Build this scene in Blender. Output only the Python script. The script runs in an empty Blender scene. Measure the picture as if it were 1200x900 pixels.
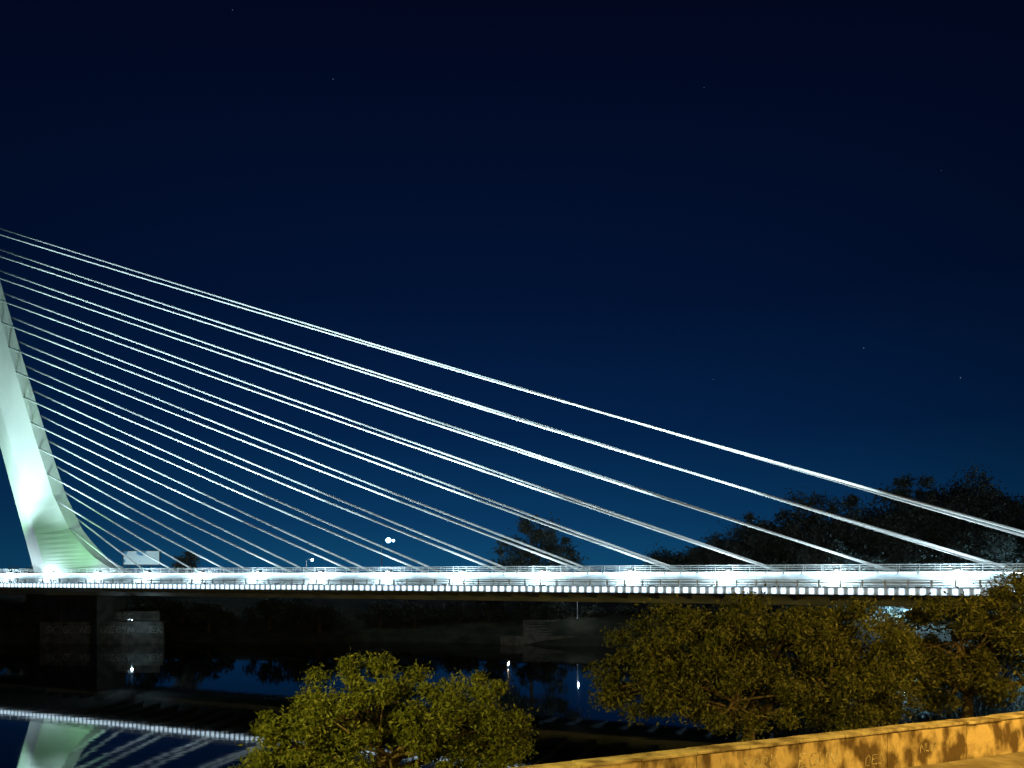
import bpy, math, random
import numpy as np
from mathutils import Vector, Matrix
random.seed(7)
S=bpy.context.scene
# ---------------------------------------------------------------- helpers
def mat(name, col=(0.5,0.5,0.5), rough=0.7, metal=0.0, emis=None, estr=0.0):
    m=bpy.data.materials.new(name); m.use_nodes=True
    b=m.node_tree.nodes['Principled BSDF']
    b.inputs['Base Color'].default_value=(*col,1); b.inputs['Roughness'].default_value=rough
    b.inputs['Metallic'].default_value=metal
    if emis:
        b.inputs['Emission Color'].default_value=(*emis,1); b.inputs['Emission Strength'].default_value=estr
    return m
def noisy(name, c1, c2, scale=2.0, rough=0.8, bump=0.3, detail=8, stretch=(1,1,1), lo=0.35, hi=0.65, bscale=None):
    m=mat(name,c1,rough); nt=m.node_tree; N=nt.nodes; L=nt.links; b=N['Principled BSDF']
    tc=N.new('ShaderNodeTexCoord'); mp=N.new('ShaderNodeMapping'); mp.inputs['Scale'].default_value=stretch
    L.new(tc.outputs['Object'],mp.inputs['Vector'])
    n=N.new('ShaderNodeTexNoise'); n.inputs['Scale'].default_value=scale; n.inputs['Detail'].default_value=detail
    L.new(mp.outputs['Vector'],n.inputs['Vector'])
    r=N.new('ShaderNodeValToRGB'); r.color_ramp.elements[0].position=lo; r.color_ramp.elements[1].position=hi
    r.color_ramp.elements[0].color=(*c1,1); r.color_ramp.elements[1].color=(*c2,1)
    L.new(n.outputs['Fac'],r.inputs['Fac']); L.new(r.outputs['Color'],b.inputs['Base Color'])
    if bump:
        n2=N.new('ShaderNodeTexNoise'); n2.inputs['Scale'].default_value=bscale or scale*6; n2.inputs['Detail'].default_value=6
        L.new(mp.outputs['Vector'],n2.inputs['Vector'])
        bp=N.new('ShaderNodeBump'); bp.inputs['Strength'].default_value=bump; bp.inputs['Distance'].default_value=0.05
        L.new(n2.outputs['Fac'],bp.inputs['Height']); L.new(bp.outputs['Normal'],b.inputs['Normal'])
    return m
def link(o,parent=None):
    S.collection.objects.link(o)
    if parent: o.parent=parent
    return o
def empty(name):
    e=bpy.data.objects.new(name,None); S.collection.objects.link(e); return e
def meshobj(name,v,f,m,parent=None,smooth=False):
    me=bpy.data.meshes.new(name); me.from_pydata([tuple(p) for p in v],[],f); me.update()
    if m: me.materials.append(m)
    if smooth: me.polygons.foreach_set('use_smooth',[True]*len(me.polygons))
    return link(bpy.data.objects.new(name,me),parent)
class MB:   # mesh builder
    def __init__(s): s.v=[]; s.f=[]
    def add(s,v,f):
        o=len(s.v); s.v+=[tuple(p) for p in v]; s.f+=[tuple(i+o for i in q) for q in f]
    def box(s,fr,a0,a1,b0,b1,c0,c1):
        v=[fr(a,b,c) for c in (c0,c1) for a,b in ((a0,b0),(a1,b0),(a1,b1),(a0,b1))]
        s.add(v,[(0,3,2,1),(4,5,6,7),(0,1,5,4),(1,2,6,5),(2,3,7,6),(3,0,4,7)])
    def tube(s,pts,rad,n=6):
        pts=[Vector(p) for p in pts]; o=len(s.v)
        for i,p in enumerate(pts):
            t=(pts[min(i+1,len(pts)-1)]-pts[max(i-1,0)]).normalized()
            a=t.cross(Vector((0,0,1)) if abs(t.z)<0.95 else Vector((1,0,0))).normalized(); b=t.cross(a)
            for k in range(n):
                an=2*math.pi*k/n; s.v.append(tuple(p+(a*math.cos(an)+b*math.sin(an))*rad[i]))
        for i in range(len(pts)-1):
            for k in range(n):
                s.f.append((o+i*n+k,o+i*n+(k+1)%n,o+(i+1)*n+(k+1)%n,o+(i+1)*n+k))
        s.f.append(tuple(o+k for k in range(n))[::-1]); s.f.append(tuple(o+(len(pts)-1)*n+k for k in range(n)))
    def sphere(s,c,r,n=10,m=6):
        v=[];f=[]
        for i in range(m+1):
            th=math.pi*i/m
            for k in range(n):
                ph=2*math.pi*k/n; v.append((c[0]+r*math.sin(th)*math.cos(ph),c[1]+r*math.sin(th)*math.sin(ph),c[2]+r*math.cos(th)))
        for i in range(m):
            for k in range(n): f.append((i*n+k,(i+1)*n+k,(i+1)*n+(k+1)%n,i*n+(k+1)%n))
        s.add(v,f)
    def obj(s,name,m,parent=None,smooth=False): return meshobj(name,s.v,s.f,m,parent,smooth)
ID=lambda a,b,c:(a,b,c)
# bridge frame: s along the deck, t across (positive away from near bank), z up. river level z=0
P0=Vector((-100.7,151.05,0)); D=Vector((.9168,-.3993,0)); Nn=Vector((.3993,.9168,0))
def B(s,t,z): p=P0+D*s+Nn*t; return (p.x,p.y,z)
def light(kind,name,loc,energy,col,parent=None,target=None,size=None,blend=0.5,rad=0.15):
    l=bpy.data.lights.new(name,kind); l.energy=energy; l.color=col
    o=bpy.data.objects.new(name,l); link(o,parent); o.location=loc
    if kind in('SPOT','POINT'): l.shadow_soft_size=rad
    if kind=='SPOT': l.spot_size=math.radians(size); l.spot_blend=blend
    if target is not None:
        o.rotation_euler=(Vector(target)-Vector(loc)).to_track_quat('-Z','Y').to_euler()
    return o
# ---------------------------------------------------------------- materials
M_white=noisy('white_painted_steel',(.5,.55,.56),(.74,.78,.78),0.9,0.45,0.0)
M_pyl=noisy('pylon_painted_steel',(.40,.45,.40),(.64,.69,.64),0.10,0.5,0.0,stretch=(1,1,.45))
M_cable=mat('cable_sheath',(.86,.88,.88),.6)
M_asph=noisy('asphalt',(.04,.04,.042),(.07,.07,.07),8,.8,.4)
M_box=noisy('spine_box_steel',(.38,.44,.48),(.72,.75,.76),0.35,0.5,0.0,stretch=(1,1,3))
M_under=noisy('rib_concrete',(.3,.31,.32),(.42,.43,.43),1.0,0.8,0.1)
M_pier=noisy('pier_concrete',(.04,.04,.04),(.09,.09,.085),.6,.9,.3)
M_dark=mat('dark_metal',(.05,.05,.05),.5,.6)
M_galv=mat('galvanised_steel',(.35,.36,.37),.5,.3)
M_led=mat('led_strip',(.8,.8,.8),.5,0,(.72,.92,1.0),5.0)
M_glowbar=mat('glow_bar_outer',(.8,.8,.8),.5,0,(.62,.83,1.0),1.9)  # added glowing bars, stand in for light through the parapet slots
M_bulb=mat('lamp_glass',(.9,.9,.9),.3,0,(.80,.95,1.0),40)
M_blue=mat('lamp_glass_blue',(.9,.9,.9),.3,0,(.25,.5,1.0),4.5)
M_sod=mat('sodium_glass',(.9,.8,.6),.3,0,(1.0,.55,.15),8)
M_dim=mat('dim_glass',(.9,.9,.9),.3,0,(.6,.85,1.0),1.2)
# ---------------------------------------------------------------- bridge
br=empty('cable_stayed_bridge')
S0,S1=-110,245
def prism(name,poly,m,s0=S0,s1=S1,mb=None):
    n=len(poly); v=[B(s0,t,z) for t,z in poly]+[B(s1,t,z) for t,z in poly]
    f=[(i,(i+1)%n,n+(i+1)%n,n+i) for i in range(n)]+[tuple(range(n))[::-1],tuple(range(n,2*n))]
    if mb is not None: mb.add(v,f); return
    return meshobj(name,v,f,m,br)
prism('spine_box_girder',[(-2.4,12.4),(2.4,12.4),(4.2,10.75),(2.2,8.6),(-2.2,8.6),(-4.2,10.75)],M_box)
prism('roadway_slab',[(-15,10.3),(-4.05,10.3),(-4.05,10.6),(-15,10.6)],M_asph)
prism('roadway_slab_far',[(4.05,10.3),(15,10.3),(15,10.6),(4.05,10.6)],M_asph)
mb=MB()
prism('',[(-15.35,10.15),(-15.01,10.15),(-15.01,10.85),(-15.25,10.85)],None,mb=mb)
prism('',[(15.01,10.15),(15.35,10.15),(15.25,10.85),(15.01,10.85)],None,mb=mb)
prism('',[(-3.05,12.41),(-2.41,12.41),(-2.41,12.55),(-3.05,12.55)],None,mb=mb)
mb.obj('fascia',M_white,br)
mb=MB()   # lane lines
for t in(-14.3,-9.6,-5.0):
    if t==-9.6:
        s=S0
        while s<S1: mb.add([B(s,t-.08,10.605),B(s+3,t-.08,10.605),B(s+3,t+.08,10.605),B(s,t+.08,10.605)],[(0,1,2,3)]); s+=8
    else: mb.add([B(S0,t-.08,10.605),B(S1,t-.08,10.605),B(S1,t+.08,10.605),B(S0,t+.08,10.605)],[(0,1,2,3)])
mb.obj('lane_markings',mat('road_paint',(.75,.75,.75),.6),br)
mb=MB(); s=S0+1      # ribs
while s<S1:
    for sg in(-1,1):
        v=[B(s+e,sg*t,z) for e in(0,.28) for t,z in((4.0,10.29),(14.98,10.29),(14.98,10.05),(3.6,9.2))]
        mb.add(v,[(0,1,2,3),(7,6,5,4),(0,4,5,1),(1,5,6,2),(2,6,7,3),(3,7,4,0)])
    s+=4
mb.obj('cantilever_ribs',M_under,br)
# parapets
mb=MB(); s=S0
while s<S1:
    for t in(-15.15,15.15): mb.box(B,s,s+.16,t-.07,t+.07,10.85,11.6)
    for t in(-2.7,2.7): mb.box(B,s,s+.06,t-.03,t+.03,12.55 if t<0 else 12.4,13.3)
    s+=2
for t in(-15.15,15.15):
    for z in(11.1,11.35,11.6): mb.box(B,S0,S1,t-.06,t+.06,z-.045,z+.045)
for t in(-2.7,2.7):
    for z in(12.8,13.05,13.3): mb.box(B,S0,S1,t-.03,t+.03,z-.03,z+.03)
for t in(-4.6,):
    s=S0
    while s<S1: mb.box(B,s,s+.12,t-.06,t+.06,10.6,11.35); s+=4
    mb.box(B,S0,S1,t-.08,t+.08,11.15,11.4)
mb.obj('parapet_rails',M_white,br)
# led strips below coping of spine; outer bars are added glow for the reflection
mb=MB(); mo=MB(); s=S0
while s<S1:
    for sg in(-1,1): mb.box(B,s,s+1.7,sg*3.0-.05,sg*3.0+.05,12.26,12.4)
    s+=2
s=S0; rr=random.Random(5)
while s<S1:
    for sg in(-1,1):
        mo.box(B,s,s+.44,sg*15.42-.04,sg*15.42+.04,10.2+rr.uniform(-.03,.03),10.78)
    s+=.9
mb.obj('spine_led_strip',M_led,br); mo.obj('fascia_glow_bars',M_glowbar,br)
# lamps on spine
bulb=MB(); hous=MB()
for i in range(-5,20):
    s=163.6-12*i
    if s<S0 or s>S1: continue
    hous.box(B,s-.35,s+.35,-3.35,-2.7,12.66,12.8); bulb.sphere(B(s,-3.35,12.35),.3)
    light('POINT','spine_lamp',B(s,-5.2,12.2),1250,(.66,.90,1),br,rad=.25)
    if i%2==0: light('POINT','spine_lamp_far',B(s,6.0,12.5),2600,(.78,.94,1),br,rad=.25)
# cable floodlights on the parapet
for k in range(16):
    s=16+k*13
    hous.box(B,s-.3,s+.3,-14.7,-14.3,10.61,11.0)
    light('SPOT','cable_floodlight',B(s,-14.4,11.1),85000,(.66,.94,1),br,B(s-16,0,50),64,.9,.2)
bulb.obj('lamp_globes',M_bulb,br,True); hous.obj('lamp_housings',M_dark,br)
# pylon
R=[(0,32.9),(12.9,34.5),(13.4,32.6),(14.2,30.6),(15.4,28.2),(16.9,26.0),(18.7,23.8),(20.7,21.6),(27.2,17.2),(37.2,12.5),(54.2,5.1),(72.8,-2.6),(140,-30.4)]
F=[(0,13.5),(13.1,11.6),(36.2,2.1),(55.4,-5.7),(74.6,-13.6),(140,-38.5)]
zs=sorted(set([8.5,10,12,12.9,13.4,13.8,14.2,14.8,15.4,16.1,16.9,17.8,18.7,19.7,20.7,22.5,25,27.2,30,33,37.2,42,48,54.2,63,72.8,85,100,120,140]))
def itp(P,z): return float(np.interp(z,[p[0] for p in P],[p[1] for p in P]))
v=[];f=[]
for z in zs:
    r=itp(R,z); k=itp(F,z); w=3.4-0.010*z; m_=k+(min(r,k+11)-k)*.5
    v+=[B(r,-.42*w,z),B(r,.42*w,z),B(m_+.6,w,z),B(k,.35*w,z),B(k,-.35*w,z),B(m_+.6,-w,z)]
for i in range(len(zs)-1):
    for k in range(6): f.append((i*6+k,i*6+(k+1)%6,(i+1)*6+(k+1)%6,(i+1)*6+k))
f.append(tuple(range((len(zs)-1)*6,len(zs)*6)))
py=meshobj('pylon',v,f,M_pyl,br)
for (s,t,z,ts,tt,tz,e,a,c) in [(37,-9,11.2,14,0,26,15000,62,(.36,1,.44)),(2,-12,11.2,6,0,34,16000,70,(.40,1,.50)),(44,-6,12.6,-2,0,75,50000,34,(.50,1,.60))]:
    light('SPOT','pylon_floodlight',B(s,t,z),e,c,br,B(ts,tt,tz),a,.8,.3)
# cables
mb=MB(); an=MB()
for i in range(13):
    sd=181.6-12*i; za=82.8-5.04*i
    for sg in(-1,1):
        zz=za-1.1 if sg<0 else za+.7
        sa=itp(R,zz)-.6
        a=Vector(B(sd,sg*2.3,12.45)); b=Vector(B(sa,sg*(1.0 if sg<0 else 1.6),zz))
        pts=[]
        for k in range(9):
            u=k/8; p=a.lerp(b,u); p.z-=0.003*(b-a).length*4*u*(1-u); pts.append(p)
        mb.tube(pts,[.15]*9,8)
        d=(b-a).normalized(); an.tube([a-d*.2,a+d*2.2],[.24,.18],8)
mb.obj('stay_cables',M_cable,br,True); an.obj('cable_anchors',M_white,br,True)
# abutment / piers
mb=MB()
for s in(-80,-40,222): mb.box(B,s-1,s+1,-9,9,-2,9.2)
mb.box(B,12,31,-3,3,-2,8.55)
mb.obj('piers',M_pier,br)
# ---------------------------------------------------------------- ground
xs=np.concatenate([[-4000,-1500,-600,-300],np.arange(-200,201,4.0),[300,600,1500,4000]])
ys=np.concatenate([[-500,-100,-30],np.arange(-10,60,1.5),np.arange(60,128,8.0),np.arange(128,200,2.5),[220,260,350,600,1200,5000]])
def gz(x,y):
    xc=max(-60,min(40,x)); q=((y-16.2)-.437*(xc-1.44))/1.09
    near=7-.29*max(0,q-.4)
    far=float(np.interp(y+5*math.sin(x*.031)+2*math.sin(x*.11),[128,133,136,142,152,200,400],[-3,-1,0.6,3.2,5.2,8.6,9.4]))
    z=max(near,far,-3)
    if -3<z<6.9 or z>7.1 and y<240: z+=.25*math.sin(x*.7+y*.3)*math.sin(y*.9-x*.2)
    return z
v=[(x,y,gz(x,y)) for y in ys for x in xs]; nx=len(xs)
f=[(j*nx+i,j*nx+i+1,(j+1)*nx+i+1,(j+1)*nx+i) for j in range(len(ys)-1) for i in range(nx-1)]
meshobj('ground',v,f,noisy('bank_soil',(.03,.04,.02),(.10,.10,.06),.4,.95,.6),smooth=True)
# water
W=mat('river_water',(.004,.008,.01),.03); nt=W.node_tree; b=nt.nodes['Principled BSDF']
b.inputs['IOR'].default_value=1.4
tc=nt.nodes.new('ShaderNodeTexCoord'); mp=nt.nodes.new('ShaderNodeMapping'); mp.inputs['Scale'].default_value=(.35,1,1)
n1=nt.nodes.new('ShaderNodeTexNoise'); n1.inputs['Scale'].default_value=1.1; n1.inputs['Detail'].default_value=3
bp=nt.nodes.new('ShaderNodeBump'); bp.inputs['Strength'].default_value=.16; bp.inputs['Distance'].default_value=.015
nt.links.new(tc.outputs['Object'],mp.inputs[0]); nt.links.new(mp.outputs[0],n1.inputs['Vector']); nt.links.new(n1.outputs['Fac'],bp.inputs['Height']); nt.links.new(bp.outputs['Normal'],b.inputs['Normal'])
meshobj('river_water',[(-3900,20,0),(3900,20,0),(3900,150,0),(-3900,150,0)],[(0,1,2,3)],W)
# promenade + wall
wd=Vector((13.26,5.8,0)).normalized(); wn=Vector((-wd.y,wd.x,0)); w0=Vector((1.44,16.2,0))
def WF(a,c,z): p=w0+wd*a+wn*c; return (p.x,p.y,z)
meshobj('promenade_pavement',[WF(-40,-.05,7.004),WF(60,-.05,7.004),WF(60,-30,7.004),WF(-40,-30,7.004)],[(3,2,1,0)],noisy('paving',(.13,.10,.07),(.26,.22,.17),1.5,.85,.5))
wall=empty('riverside_wall')
M_wall=noisy('wall_concrete',(.09,.055,.025),(.48,.37,.22),1.9,.9,.9,detail=15,lo=.42,hi=.57,bscale=9,stretch=(1,1,.6))
mb=MB(); a=-30
rr=random.Random(3)
while a<50:
    mb.box(WF,a,a+2.985,0,.34,6.5,7.93+rr.uniform(-.006,.006)); a+=3
mb.obj('wall_body',M_wall,wall)
mb=MB(); a=-30
while a<50:
    h=rr.uniform(-.012,.012); mb.box(WF,a,a+1.49,-.05+h,.40+h,7.945+h,8.02+h); a+=1.5
cp=mb.obj('coping',noisy('coping_concrete',(.12,.085,.05),(.45,.38,.26),2.2,.9,.9,lo=.35,hi=.6),wall)
bm_=cp.modifiers.new('bevel','BEVEL'); bm_.width=.015
# graffiti strokes on the wall
def strokes(fr,a0,z0,h,txt,mbb,th):
    G={'E':[[(1,1),(0,1),(0,0),(1,0)],[(0,.5),(.8,.5)]],'G':[[(1,.9),(.3,1),(0,.5),(.3,0),(1,.1),(1,.5),(.6,.5)]],'U':[[(0,1),(.1,.1),(.8,0),(1,1)]],'N':[[(0,0),(0,1),(1,0),(1,1)]],'S':[[(1,.9),(.2,1),(.1,.55),(.9,.45),(.8,0),(0,.1)]],'K':[[(0,0),(.1,1)],[(1,1),(.1,.5),(1,0)]],'R':[[(0,0),(0,1),(.9,.9),(.8,.5),(0,.5),(1,0)]],'O':[[(.5,1),(0,.6),(.2,0),(.8,0),(1,.6),(.5,1)]]}
    x=a0; g=random.Random(len(txt)*7+int(a0*10))
    for ch in txt:
        for st in G.get(ch,[]):
            st=[(p[0]+g.uniform(-.08,.08),p[1]+g.uniform(-.08,.08)) for p in st]
            for (p,q) in zip(st[:-1],st[1:]):
                p=(x+p[0]*h*.7+p[1]*h*.15,z0+p[1]*h); q=(x+q[0]*h*.7+q[1]*h*.15,z0+q[1]*h)
                dx,dz=q[0]-p[0],q[1]-p[1]; l=math.hypot(dx,dz)+1e-6; t1=th*g.uniform(.6,1.3); nx_,nz_=-dz/l*t1,dx/l*t1; ex,ez=dx/l*th*.6,dz/l*th*.6
                mbb.add([fr(p[0]-nx_-ex,p[1]-nz_-ez),fr(q[0]-nx_+ex,q[1]-nz_+ez),fr(q[0]+nx_+ex,q[1]+nz_+ez),fr(p[0]+nx_-ex,p[1]+nz_-ez)],[(0,1,2,3)])
        x+=h*.95
mb=MB()
strokes(lambda a,z:WF(a,-.006,z),6.0,7.35,.34,'EGUN',mb,.018)
strokes(lambda a,z:WF(a,-.006,z),4.3,7.45,.28,'SORK',mb,.014)
strokes(lambda a,z:WF(a,-.006,z),10.2,7.35,.22,'NUR',mb,.010)
strokes(lambda a,z:WF(a,-.006,z),8.2,7.2,.25,'OES',mb,.010)
mb.obj('graffiti',noisy('spray_paint',(.16,.12,.07),(.62,.55,.42),7,.8,0),wall)
# street lamps on the promenade (light the wall and the trees)
def street_lamp(x,y,z0,h,ang,e,col,glass,name='street_lamp',k=1.0):
    p=empty(name); mb=MB()
    dx,dy=math.cos(ang),math.sin(ang)
    mb.tube([(x,y,z0),(x,y,z0+.6),(x,y,z0+h*.9),(x+dx*.4,y+dy*.4,z0+h),(x+dx*1.6,y+dy*1.6,z0+h+.1)],[.13*k,.1*k,.06*k,.05*k,.045*k],8)
    mb.tube([(x,y,z0),(x,y,z0+.4)],[.2,.17],8)
    c=Vector((x+dx*1.9,y+dy*1.9,z0+h+.08)); mb.tube([c-Vector((dx,dy,0))*.4,c+Vector((dx,dy,0))*.4],[.1,.16],8)
    mb.obj('pole_and_arm',M_galv,p,True)
    g=MB(); g.sphere((c.x,c.y,c.z-.12),.13); g.obj('lamp_glass',glass,p,True)
    if e: light('POINT','bulb',(c.x,c.y,c.z-.4),e,col,p,rad=.15)
    return p
SOD=(1,.60,.10)
street_lamp(17.5,15.0,7,8.0,math.radians(100),7500,SOD,M_sod)
street_lamp(-9.5,9.0,7,6.5,math.radians(70),10500,(1,.78,.13),M_sod)
street_lamp(9.0,4.0,7,6.0,math.radians(90),4200,(1,.64,.12),M_sod)
# ---------------------------------------------------------------- trees
def leafmat(name,c1,c2,c3):
    m=mat(name,c1,.65); nt=m.node_tree; N=nt.nodes; L=nt.links; b=N['Principled BSDF']
    g=N.new('ShaderNodeNewGeometry'); r=N.new('ShaderNodeValToRGB')
    r.color_ramp.elements[0].color=(*c1,1); r.color_ramp.elements[1].color=(*c3,1)
    e=r.color_ramp.elements.new(.5); e.color=(*c2,1)
    L.new(g.outputs['Random Per Island'],r.inputs['Fac']); L.new(r.outputs['Color'],b.inputs['Base Color'])
    t=N.new('ShaderNodeBsdfTranslucent'); L.new(r.outputs['Color'],t.inputs['Color'])
    mx=N.new('ShaderNodeMixShader'); mx.inputs[0].default_value=.3
    L.new(b.outputs[0],mx.inputs[1]); L.new(t.outputs[0],mx.inputs[2]); L.new(mx.outputs[0],N['Material Output'].inputs['Surface'])
    return m
M_leaf=leafmat('leaves_olive',(.04,.058,.008),(.075,.10,.014),(.12,.135,.02))
M_leafb=leafmat('leaves_brown_olive',(.03,.036,.008),(.06,.068,.013),(.10,.105,.02))
M_leafd=leafmat('leaves_far_hazed',(.05,.07,.06),(.08,.10,.08),(.11,.13,.10))  # bluish lift in the leaf colour stands in for distance haze
M_bark=noisy('bark',(.05,.035,.02),(.13,.1,.07),6,.95,.8,stretch=(1,1,.25))
def leaves(name,C,Rr,per,size,m,parent,rng,flat=.7,sc=.25):
    C=np.array(C); n=len(C)*per
    idx=np.repeat(np.arange(len(C)),per)
    d=rng.normal(size=(n,3)); d/=np.linalg.norm(d,axis=1)[:,None]
    rad=rng.random(n)**.55*(1+.45*np.abs(rng.normal(size=n))*(rng.random(n)<sc))
    P=C[idx]+d*rad[:,None]*np.array(Rr)[idx][:,None]*np.array([1,1,flat])
    u=rng.normal(size=(n,3)); u/=np.linalg.norm(u,axis=1)[:,None]
    w=np.cross(u,rng.normal(size=(n,3))); w/=np.linalg.norm(w,axis=1)[:,None]
    sz=size*(.55+.9*rng.random(n))[:,None]
    V=np.stack([P-u*sz,P+w*sz*.38-u*sz*.1,P+u*sz,P-w*sz*.38-u*sz*.1],1).reshape(-1,3)
    me=bpy.data.meshes.new(name); me.vertices.add(4*n); me.vertices.foreach_set('co',V.ravel().astype(np.float32))
    me.loops.add(4*n); me.loops.foreach_set('vertex_index',np.arange(4*n,dtype=np.int32))
    me.polygons.add(n); me.polygons.foreach_set('loop_start',np.arange(0,4*n,4,dtype=np.int32)); me.polygons.foreach_set('loop_total',np.full(n,4,dtype=np.int32))
    me.materials.append(m); me.update(calc_edges=True); me.validate()
    return link(bpy.data.objects.new(name,me),parent)
def clumps(lobes,n,rng,cr,shell=.55):
    C=[];Rr=[]; wts=np.array([l[3]*l[4]*l[5] for l in lobes])**.75; wts/=wts.sum()
    for _ in range(n):
        l=lobes[rng.choice(len(lobes),p=wts)]
        d=rng.normal(size=3); d/=np.linalg.norm(d); r=shell+(1-shell)*rng.random()
        C.append((l[0]+d[0]*l[3]*r,l[1]+d[1]*l[4]*r,l[2]+d[2]*l[5]*r)); Rr.append(cr*(.4+1.1*rng.random()))
    return C,Rr
def tree(name,base,lobes,n,per,size,cr,seed,m=M_leaf,trunk_r=.22,fork=None,shell=.55):
    rng=np.random.default_rng(seed); p=empty(name)
    C,Rr=clumps(lobes,n,rng,cr,shell)
    leaves('foliage',C,Rr,per,size,m,p,rng)
    mb=MB(); b=Vector(base); fk=Vector(fork) if fork else b+Vector((0,0,1.8))
    mb.tube([b-Vector((0,0,.3)),b.lerp(fk,.5)+Vector((.08,0,0)),fk],[trunk_r*1.3,trunk_r,trunk_r*.85],8)
    for l in lobes:
        c=Vector(l[:3]); mid=fk.lerp(c,.5)+Vector((rng.normal()*.3,rng.normal()*.3,.1))
        mb.tube([fk,mid,c],[trunk_r*.7,trunk_r*.45,trunk_r*.25],7)
        near=[q for q in C if (Vector(q)-c).length<max(l[3:6])*1.1][:16]
        for q in near:
            q=Vector(q); o=mid.lerp(c,rng.random()); mm=o.lerp(q,.5)+Vector((rng.normal()*.15,rng.normal()*.15,rng.normal()*.1))
            mb.tube([o,mm,q],[trunk_r*.25,trunk_r*.14,trunk_r*.05],5)
    mb.obj('trunk_and_branches',M_bark,p,True)
    return p
tree('riverside_tree',(-3.6,23,4.6),[(-4.7,23,8.1,2.2,2.2,1.35),(-6.5,22.6,7.1,1.8,1.9,1.1),(-1.9,23,8.0,2.1,2,1.3),(-3.2,22,6.9,2.4,1.6,1.1),(-.7,23.4,6.8,1.3,1.5,.9),(-7.0,23,6.2,1.2,1.5,.8)],170,420,.068,.48,1,fork=(-3.8,23,6.0))
tree('riverside_tree',(8.2,27,4.6),[(6.6,27,9.5,2.9,2.4,1.5),(9.8,27.5,9.9,3.0,2.4,1.4),(12.2,27.5,9.4,2.2,2.2,1.6),(4.4,26.5,8.4,1.7,2,1.0),(7.4,26,7.8,2.8,1.9,1.0),(11.2,26.5,7.9,2.6,2,1.2)],240,420,.076,.55,2,M_leafb,fork=(8.3,27,6.8),trunk_r=.26)
tree('riverside_tree',(17.6,30,5.2),[(17.2,30,9.6,2.6,2.2,1.7),(20.2,30,10.4,2.6,2.5,1.9),(21.5,29,8.2,2.5,2,1.4),(16.6,29,8.0,2.0,1.8,1.1)],170,330,.085,.55,3,M_leafb,fork=(17.8,30,7.4))
# far trees
def far_tree_group(name,specs,seed,per=130,size=.42,cr=1.5,n=60,mt=None):
    rng=np.random.default_rng(seed); p=empty(name); C=[];Rr=[]; mb=MB()
    for (x,y,zb,zt,w) in specs:
        h=zt-zb; L=[(x,y,zb+h*.62,w,w*.8,h*.36),(x-w*.5,y,zb+h*.4,w*.7,w*.6,h*.28),(x+w*.55,y,zb+h*.45,w*.7,w*.6,h*.28)]
        c,r=clumps(L,int(n*max(1,w/5)),rng,cr,.35); C+=c;Rr+=r
        mb.tube([(x,y,zb-1),(x+.3,y,zb+h*.4),(x,y,zb+h*.8)],[.5,.35,.12],6)
        for q in c[::5]: mb.tube([(x,y,zb+h*.35),q],[.15,.04],4)
    leaves('foliage',C,Rr,per,size,mt or M_leafd,p,rng,.85,.5); mb.obj('trunks',M_bark,p)
far_tree_group('distant_tree_mass',[(34,165,7,17,6),(43,160,6,20,7),(52,160,6,25,8),(61,158,6,29,8.5),(70,156,6,29,8),(80,155,6,32,9),(90,155,6,33,9),(100,156,6,31,8),(110,156,6,31,9),(122,158,6,31,9),(46,150,4,16,6),(60,149,4,20,7),(75,148,4,22,7),(90,146,4,23,7),(106,146,4,22,7)],11,per=220,size=.34,cr=2.0,n=85)
far_tree_group('eucalyptus_tree',[(3.6,150,5,25.0,7.6)],12,per=150,size=.3,cr=1.5,n=60)
far_tree_group('poplar_tree',[(-76,180,7,18,3.2)],13,per=110,size=.3,cr=.9,n=50)
far_tree_group('riverside_shrubs',[(x+random.uniform(-3,3),144+random.uniform(-3,5),2.5,6+random.uniform(0,3.2),4) for x in range(-110,150,7)],14,per=90,size=.3,cr=1.1,n=26)
far_tree_group('hedge',[(-122+random.uniform(-2,2)+i*5,190,7.5,14+random.uniform(0,5),3.8) for i in range(5)],15,per=100,size=.3,cr=1.0,n=34)
# far-bank terrace wall with graffiti
tw=empty('graffiti_embankment_wall'); mb=MB()
mb.box(ID,-84,-62,136.6,137.2,-.5,3.7); mb.box(ID,-82,-64,139.5,140.1,3.3,5.6); mb.box(ID,-84,-62,136.5,139.6,3.71,3.9)
mb.obj('terrace_walls',noisy('old_concrete',(.07,.07,.065),(.18,.18,.16),.8,.9,.3),tw)
mb=MB()
strokes(lambda a,z:(a,136.58,z),-83,1.9,1.1,'SKRGEONSURKEGSNORUEK',mb,.12); strokes(lambda a,z:(a,139.48,z),-81,4.3,.9,'NEGRSUKEONRGSKUE',mb,.10)
mb.obj('graffiti',noisy('pale_paint',(.15,.15,.15),(.55,.57,.55),.5,.8,0),tw)
# low quay steps on the far bank below the right half of the deck
qw=empty('quay_wall'); mb=MB(); mb.box(ID,-2,26,134.2,134.8,-.5,1.5)
for i in range(6): mb.box(ID,2,22,136+i*1.2,137.19+i*1.2,1.4+i*.4,1.8+i*.4+.002*i)
mb.obj('steps',noisy('quay_concrete',(.12,.12,.12),(.30,.30,.28),1,.9,.2),qw)
# billboard by the pylon
bb=empty('billboard'); mb=MB()
for x in(-83.5,-78.5): mb.box(ID,x-.1,x+.1,167.1,167.3,6,17.4)
mb.box(ID,-84.6,-76.5,166.9,167.1,14.3,17.6); mb.obj('frame',M_dark,bb)
meshobj('panel',[(-84.4,166.88,14.5),(-76.7,166.88,14.5),(-76.7,166.88,17.4),(-84.4,166.88,17.4)],[(0,1,2,3)],noisy('poster',(.05,.25,.45),(.6,.75,.8),.35,.5,0,lo=.45,hi=.5),bb)
for x in(-82.5,-78.5): light('SPOT','billboard_spot',(x,164.5,13.6),110,(.7,.95,1),bb,(x,167,16),110,.5,.1)
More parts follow.
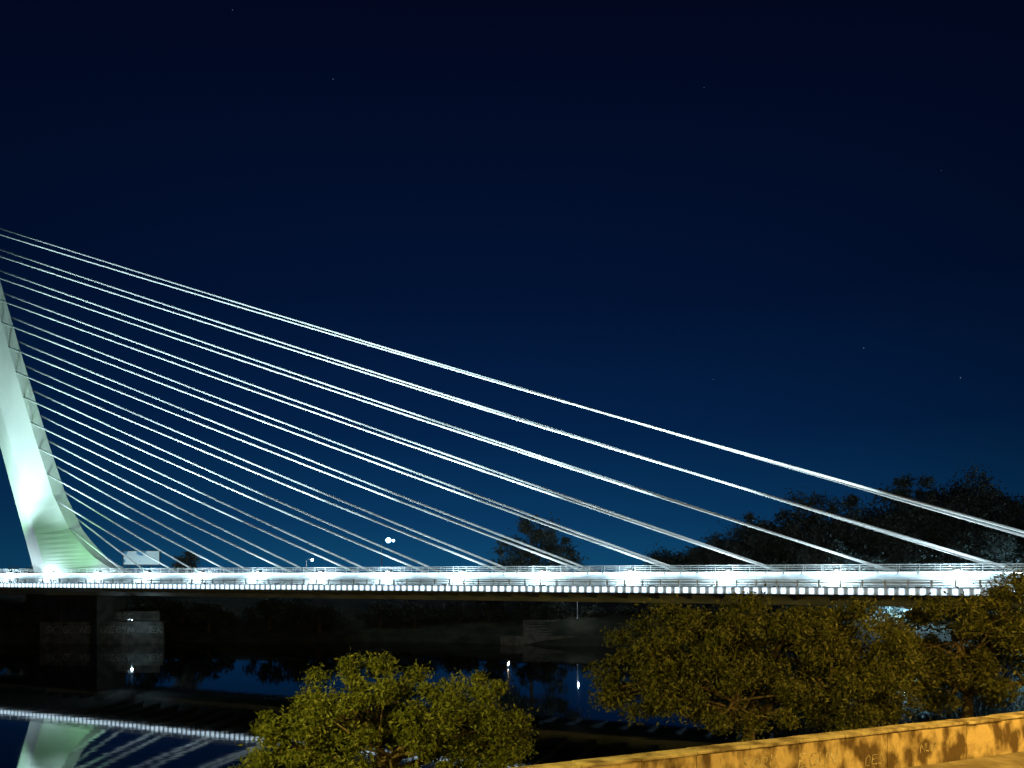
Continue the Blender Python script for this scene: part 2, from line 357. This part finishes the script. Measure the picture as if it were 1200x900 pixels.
# distant lamps
lampB=street_lamp(-36.5,215,9,13,math.radians(0),7000,(.30,.55,1),M_blue,k=1.8)
lampC=street_lamp(-63,235,9,8,math.radians(0),1500,(.8,.9,1),M_bulb,k=1.8)
street_lamp(-110,196,9,6,math.radians(180),2600,(1,.6,.2),M_sod)
street_lamp(130,250,9,7,math.radians(0),1500,(.8,.9,1),M_bulb)
street_lamp(-3,240,9,7,math.radians(0),1500,(1,.8,.5),M_sod)
# embankment lamps on the far bank; last two are added tree fill
street_lamp(-66,131.5,0,4.5,math.radians(90),130,(.6,.9,1),M_dim)
street_lamp(12,141.0,4,4.0,math.radians(-90),160,(.75,.9,1),M_dim)
street_lamp(72,139,3,5.5,math.radians(90),12000,(.4,.7,1),M_dim)  # added light hidden behind the deck, brightens the far trees
street_lamp(98,137,3,5.5,math.radians(90),12000,(.4,.7,1),M_dim)  # second added light below the far trees, out of view
g=MB(); g.sphere((-34.6,215,22.0),.75); g.sphere((-33.2,215,21.9),.4); g.obj('floodlight_head',mat('floodlight_glass',(.9,.9,.9),.3,0,(.35,.62,1),9),lampB,True)
g=MB(); g.sphere((-61.1,235,17.0),.35); g.obj('globe',M_bulb,lampC,True)
# stars
mb=MB()
for (x,z,r) in[(-.233,.647,.8),(.458,.297,1.1),(.584,.258,1.2),(.262,.256,.7),(.559,.528,.7),(-.364,.737,.8),(.25,.636,.6)]:
    d=Vector((x,1,z))*3000; mb.sphere((d.x,d.y,d.z+12),r*1.6,6,4)
mb.obj('stars',mat('starlight',(0,0,0),1,0,(.6,.75,1),.28))
# ---------------------------------------------------------------- sky
w=bpy.data.worlds.new('World'); S.world=w; w.use_nodes=True; nt=w.node_tree; N=nt.nodes; L=nt.links
bg=N['Background']; tc=N.new('ShaderNodeTexCoord'); sp=N.new('ShaderNodeSeparateXYZ'); L.new(tc.outputs['Generated'],sp.inputs[0])
r=N.new('ShaderNodeValToRGB'); e=r.color_ramp.elements
data=[(0,(.0050,.066,.155)),(.07,(.0028,.038,.115)),(.18,(.0012,.016,.066)),(.33,(.0007,.0068,.034)),(.6,(.0007,.0023,.0130)),(1,(.0005,.0014,.008))]
e[0].position=0; e[0].color=(*data[0][1],1); e[1].position=1; e[1].color=(*data[-1][1],1)
for p,c in data[1:-1]: q=e.new(p); q.color=(*c,1)
L.new(sp.outputs['Z'],r.inputs['Fac'])
ax=N.new('ShaderNodeMath'); ax.operation='ADD'; ax.inputs[1].default_value=.03; L.new(sp.outputs['X'],ax.inputs[0])
sq=N.new('ShaderNodeMath'); sq.operation='MULTIPLY'; L.new(ax.outputs[0],sq.inputs[0]); L.new(ax.outputs[0],sq.inputs[1])
mr=N.new('ShaderNodeMapRange'); mr.inputs['From Min'].default_value=0; mr.inputs['From Max'].default_value=.35; mr.inputs['To Min'].default_value=1; mr.inputs['To Max'].default_value=.55; L.new(sq.outputs[0],mr.inputs['Value'])
mu=N.new('ShaderNodeVectorMath'); mu.operation='SCALE'; L.new(r.outputs['Color'],mu.inputs[0]); L.new(mr.outputs[0],mu.inputs['Scale'])
sky=N.new('ShaderNodeTexSky'); sky.sky_type='NISHITA'; sky.sun_disc=False; sky.sun_elevation=math.radians(-8); sky.sun_rotation=math.radians(180)
sc=N.new('ShaderNodeVectorMath'); sc.operation='SCALE'; sc.inputs['Scale'].default_value=.02; L.new(sky.outputs[0],sc.inputs[0])
ad=N.new('ShaderNodeVectorMath'); ad.operation='ADD'; L.new(mu.outputs[0],ad.inputs[0]); L.new(sc.outputs[0],ad.inputs[1])
L.new(ad.outputs[0],bg.inputs['Color']); bg.inputs['Strength'].default_value=1
# ---------------------------------------------------------------- camera
c=bpy.data.cameras.new('camera'); co=bpy.data.objects.new('camera',c); link(co); co.location=(0,0,12); co.rotation_euler=(math.radians(90),0,0)
c.sensor_width=36; c.lens=27; c.shift_y=.1875; c.clip_end=8000; c.clip_start=.1; S.camera=co
S.view_settings.view_transform='Standard'; S.view_settings.look='None'; S.view_settings.exposure=0
